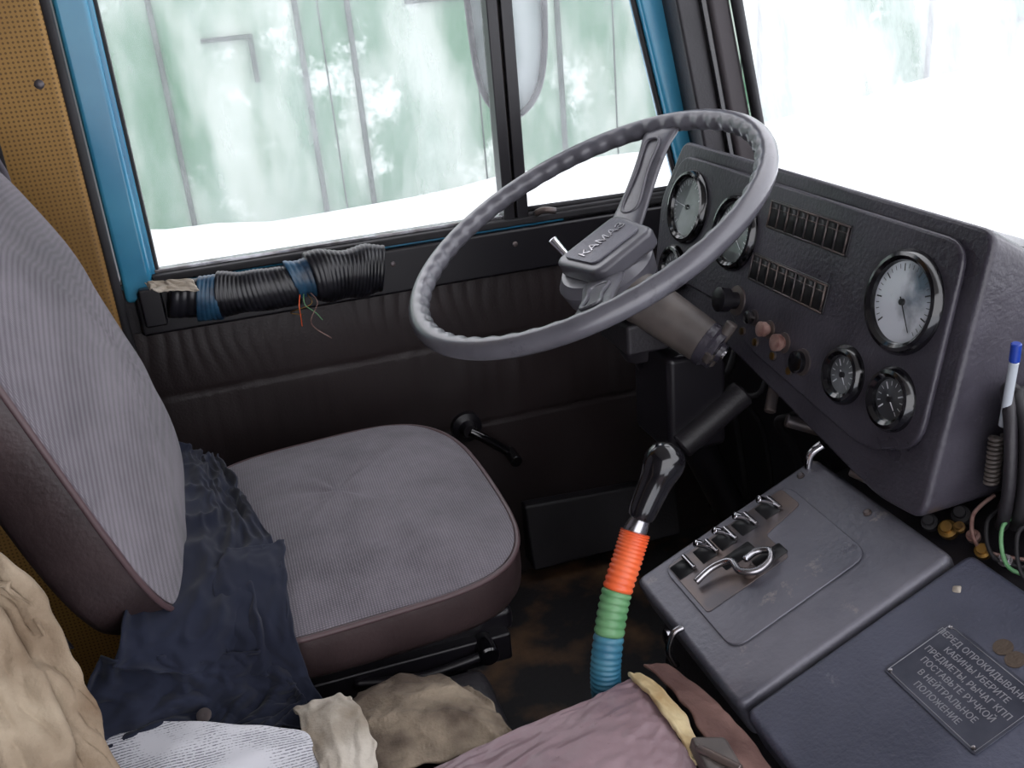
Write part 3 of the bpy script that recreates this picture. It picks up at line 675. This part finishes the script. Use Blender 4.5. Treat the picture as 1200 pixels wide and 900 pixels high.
for i,(x,y) in enumerate([(.596,.628),(.596,.518),(.530,.628),(.530,.518)]):
    lathe('rivet_%d'%i,ec,CP(x,y,.001),cn,[(.0026,0),(.002,.002),(0,.0025)],M['steel'],n=10)
for i,(x,y) in enumerate([(.612,.580),(.610,.563)]):
    lathe('token_%d'%i,ec,CP(x,y,0),cn,[(.009,0),(.009,.001),(0,.001)],M['canvas'],n=20)
prism('paint_chip',ec,roundpoly([CP(.629,.667,0),CP(.634,.661,0),CP(.628,.655,0),CP(.624,.662,0)],.002),cn*.0006,M['white'],bevel=0)

# ---------------------------------------------------------------- gear lever
gv=group('gear_lever')
pth=[(.345,.80,.02),(.325,.80,.30),(.303,.80,.42),(.308,.807,.46),(.328,.825,.515),(.352,.84,.555),(.371,.85,.592)]
tube('shaft',gv,pth,.009,M['steel'])
P=catmull([(.308,.80,.36),(.303,.80,.42),(.308,.807,.46),(.328,.825,.515),(.352,.84,.555),(.365,.848,.578)],30)
def wrap(nm,i0,i1,m):
    tube(nm,gv,P[i0:i1+1],.0165,m,smoothpath=False,res=20,rf=lambda t:.0150+.0020*abs(math.sin(t*math.pi*(i1-i0)/4.0)))
wrap('blue_wrap',4,72,M['bluewrap']); wrap('green_wrap',72,96,M['green']); wrap('orange_wrap',96,150,M['orange'])
kd=(V((.404,.853,.652))-V((.371,.85,.592))).normalized()
lathe('ferrule',gv,V((.362,.848,.574)),kd,[(.013,0),(.013,.010),(.010,.024)],M['steel'],n=20)
lathe('knob',gv,V((.371,.850,.592)),kd,[(.0135,0),(.0155,.005),(.0165,.022),(.0175,.040),(.019,.050),(.0215,.058),(.0228,.068),(.0215,.078),(.016,.086),(.008,.0895),(0,.0905)],M['gloss'],n=32,subsurf=1)

# ---------------------------------------------------------------- clutter right of dash
cb=group('coiled_cord')
pts=[]
for i in range(90):
    t=i/89; th2=t*2*math.pi*11; c=V((.70,.706,.625+.055*t)); pts.append(c+V((.006*math.cos(th2),.006*math.sin(th2),0)))
tube('coil',cb,pts,.0022,M['housing'],n=2,res=6)
for i in range(6):
    o_=.010*i
    tube('loop_%d'%i,cb,[(.715+o_,.715-o_*.3,.725-.01*i),(.700+o_,.690-o_,.695),(.695+o_,.678-o_,.64),(.700+o_,.685-o_,.59+.004*i),(.725+o_,.712-o_*.5,.580),(.745+o_,.717,.635),(.735+o_,.717,.705)],.0065+.001*(i%3),M['rubber' if i%2 else 'dashdark'],closed=True)
pn=group('ballpoint_pen')
cyl('barrel',pn,(.706,.706,.69),(.698,.694,.765),.0045,M['pen']); cyl('cap',pn,(.698,.694,.765),(.6965,.6925,.785),.005,M['penblue'])
fc=group('wiring_connectors')
for i,(x,y,z,rr,mm) in enumerate([(.68,.735,.558,.010,'brass'),(.675,.757,.556,.009,'rubber'),(.69,.71,.562,.007,'redbrown'),(.685,.69,.556,.008,'brass'),(.69,.665,.558,.007,'steel'),(.70,.74,.568,.010,'rubber'),(.68,.72,.57,.006,'brass')]):
    lathe('connector_%d'%i,fc,(x,y,z),(-.5,-.3,.6),[(rr,0),(rr,rr),(rr*.6,rr*1.1),(rr*.6,rr*1.8),(0,rr*1.8)],M[mm],n=16)
for i in range(5):
    tube('wire_%d'%i,fc,[(.72,.72-.02*i,.60),(.69,.715-.02*i,.585+.004*i),(.68,.69-.02*i,.563),(.71,.66-.02*i,.558)],.0022,M[['redbrown','rubber','green','rubber','brass'][i]],res=8)
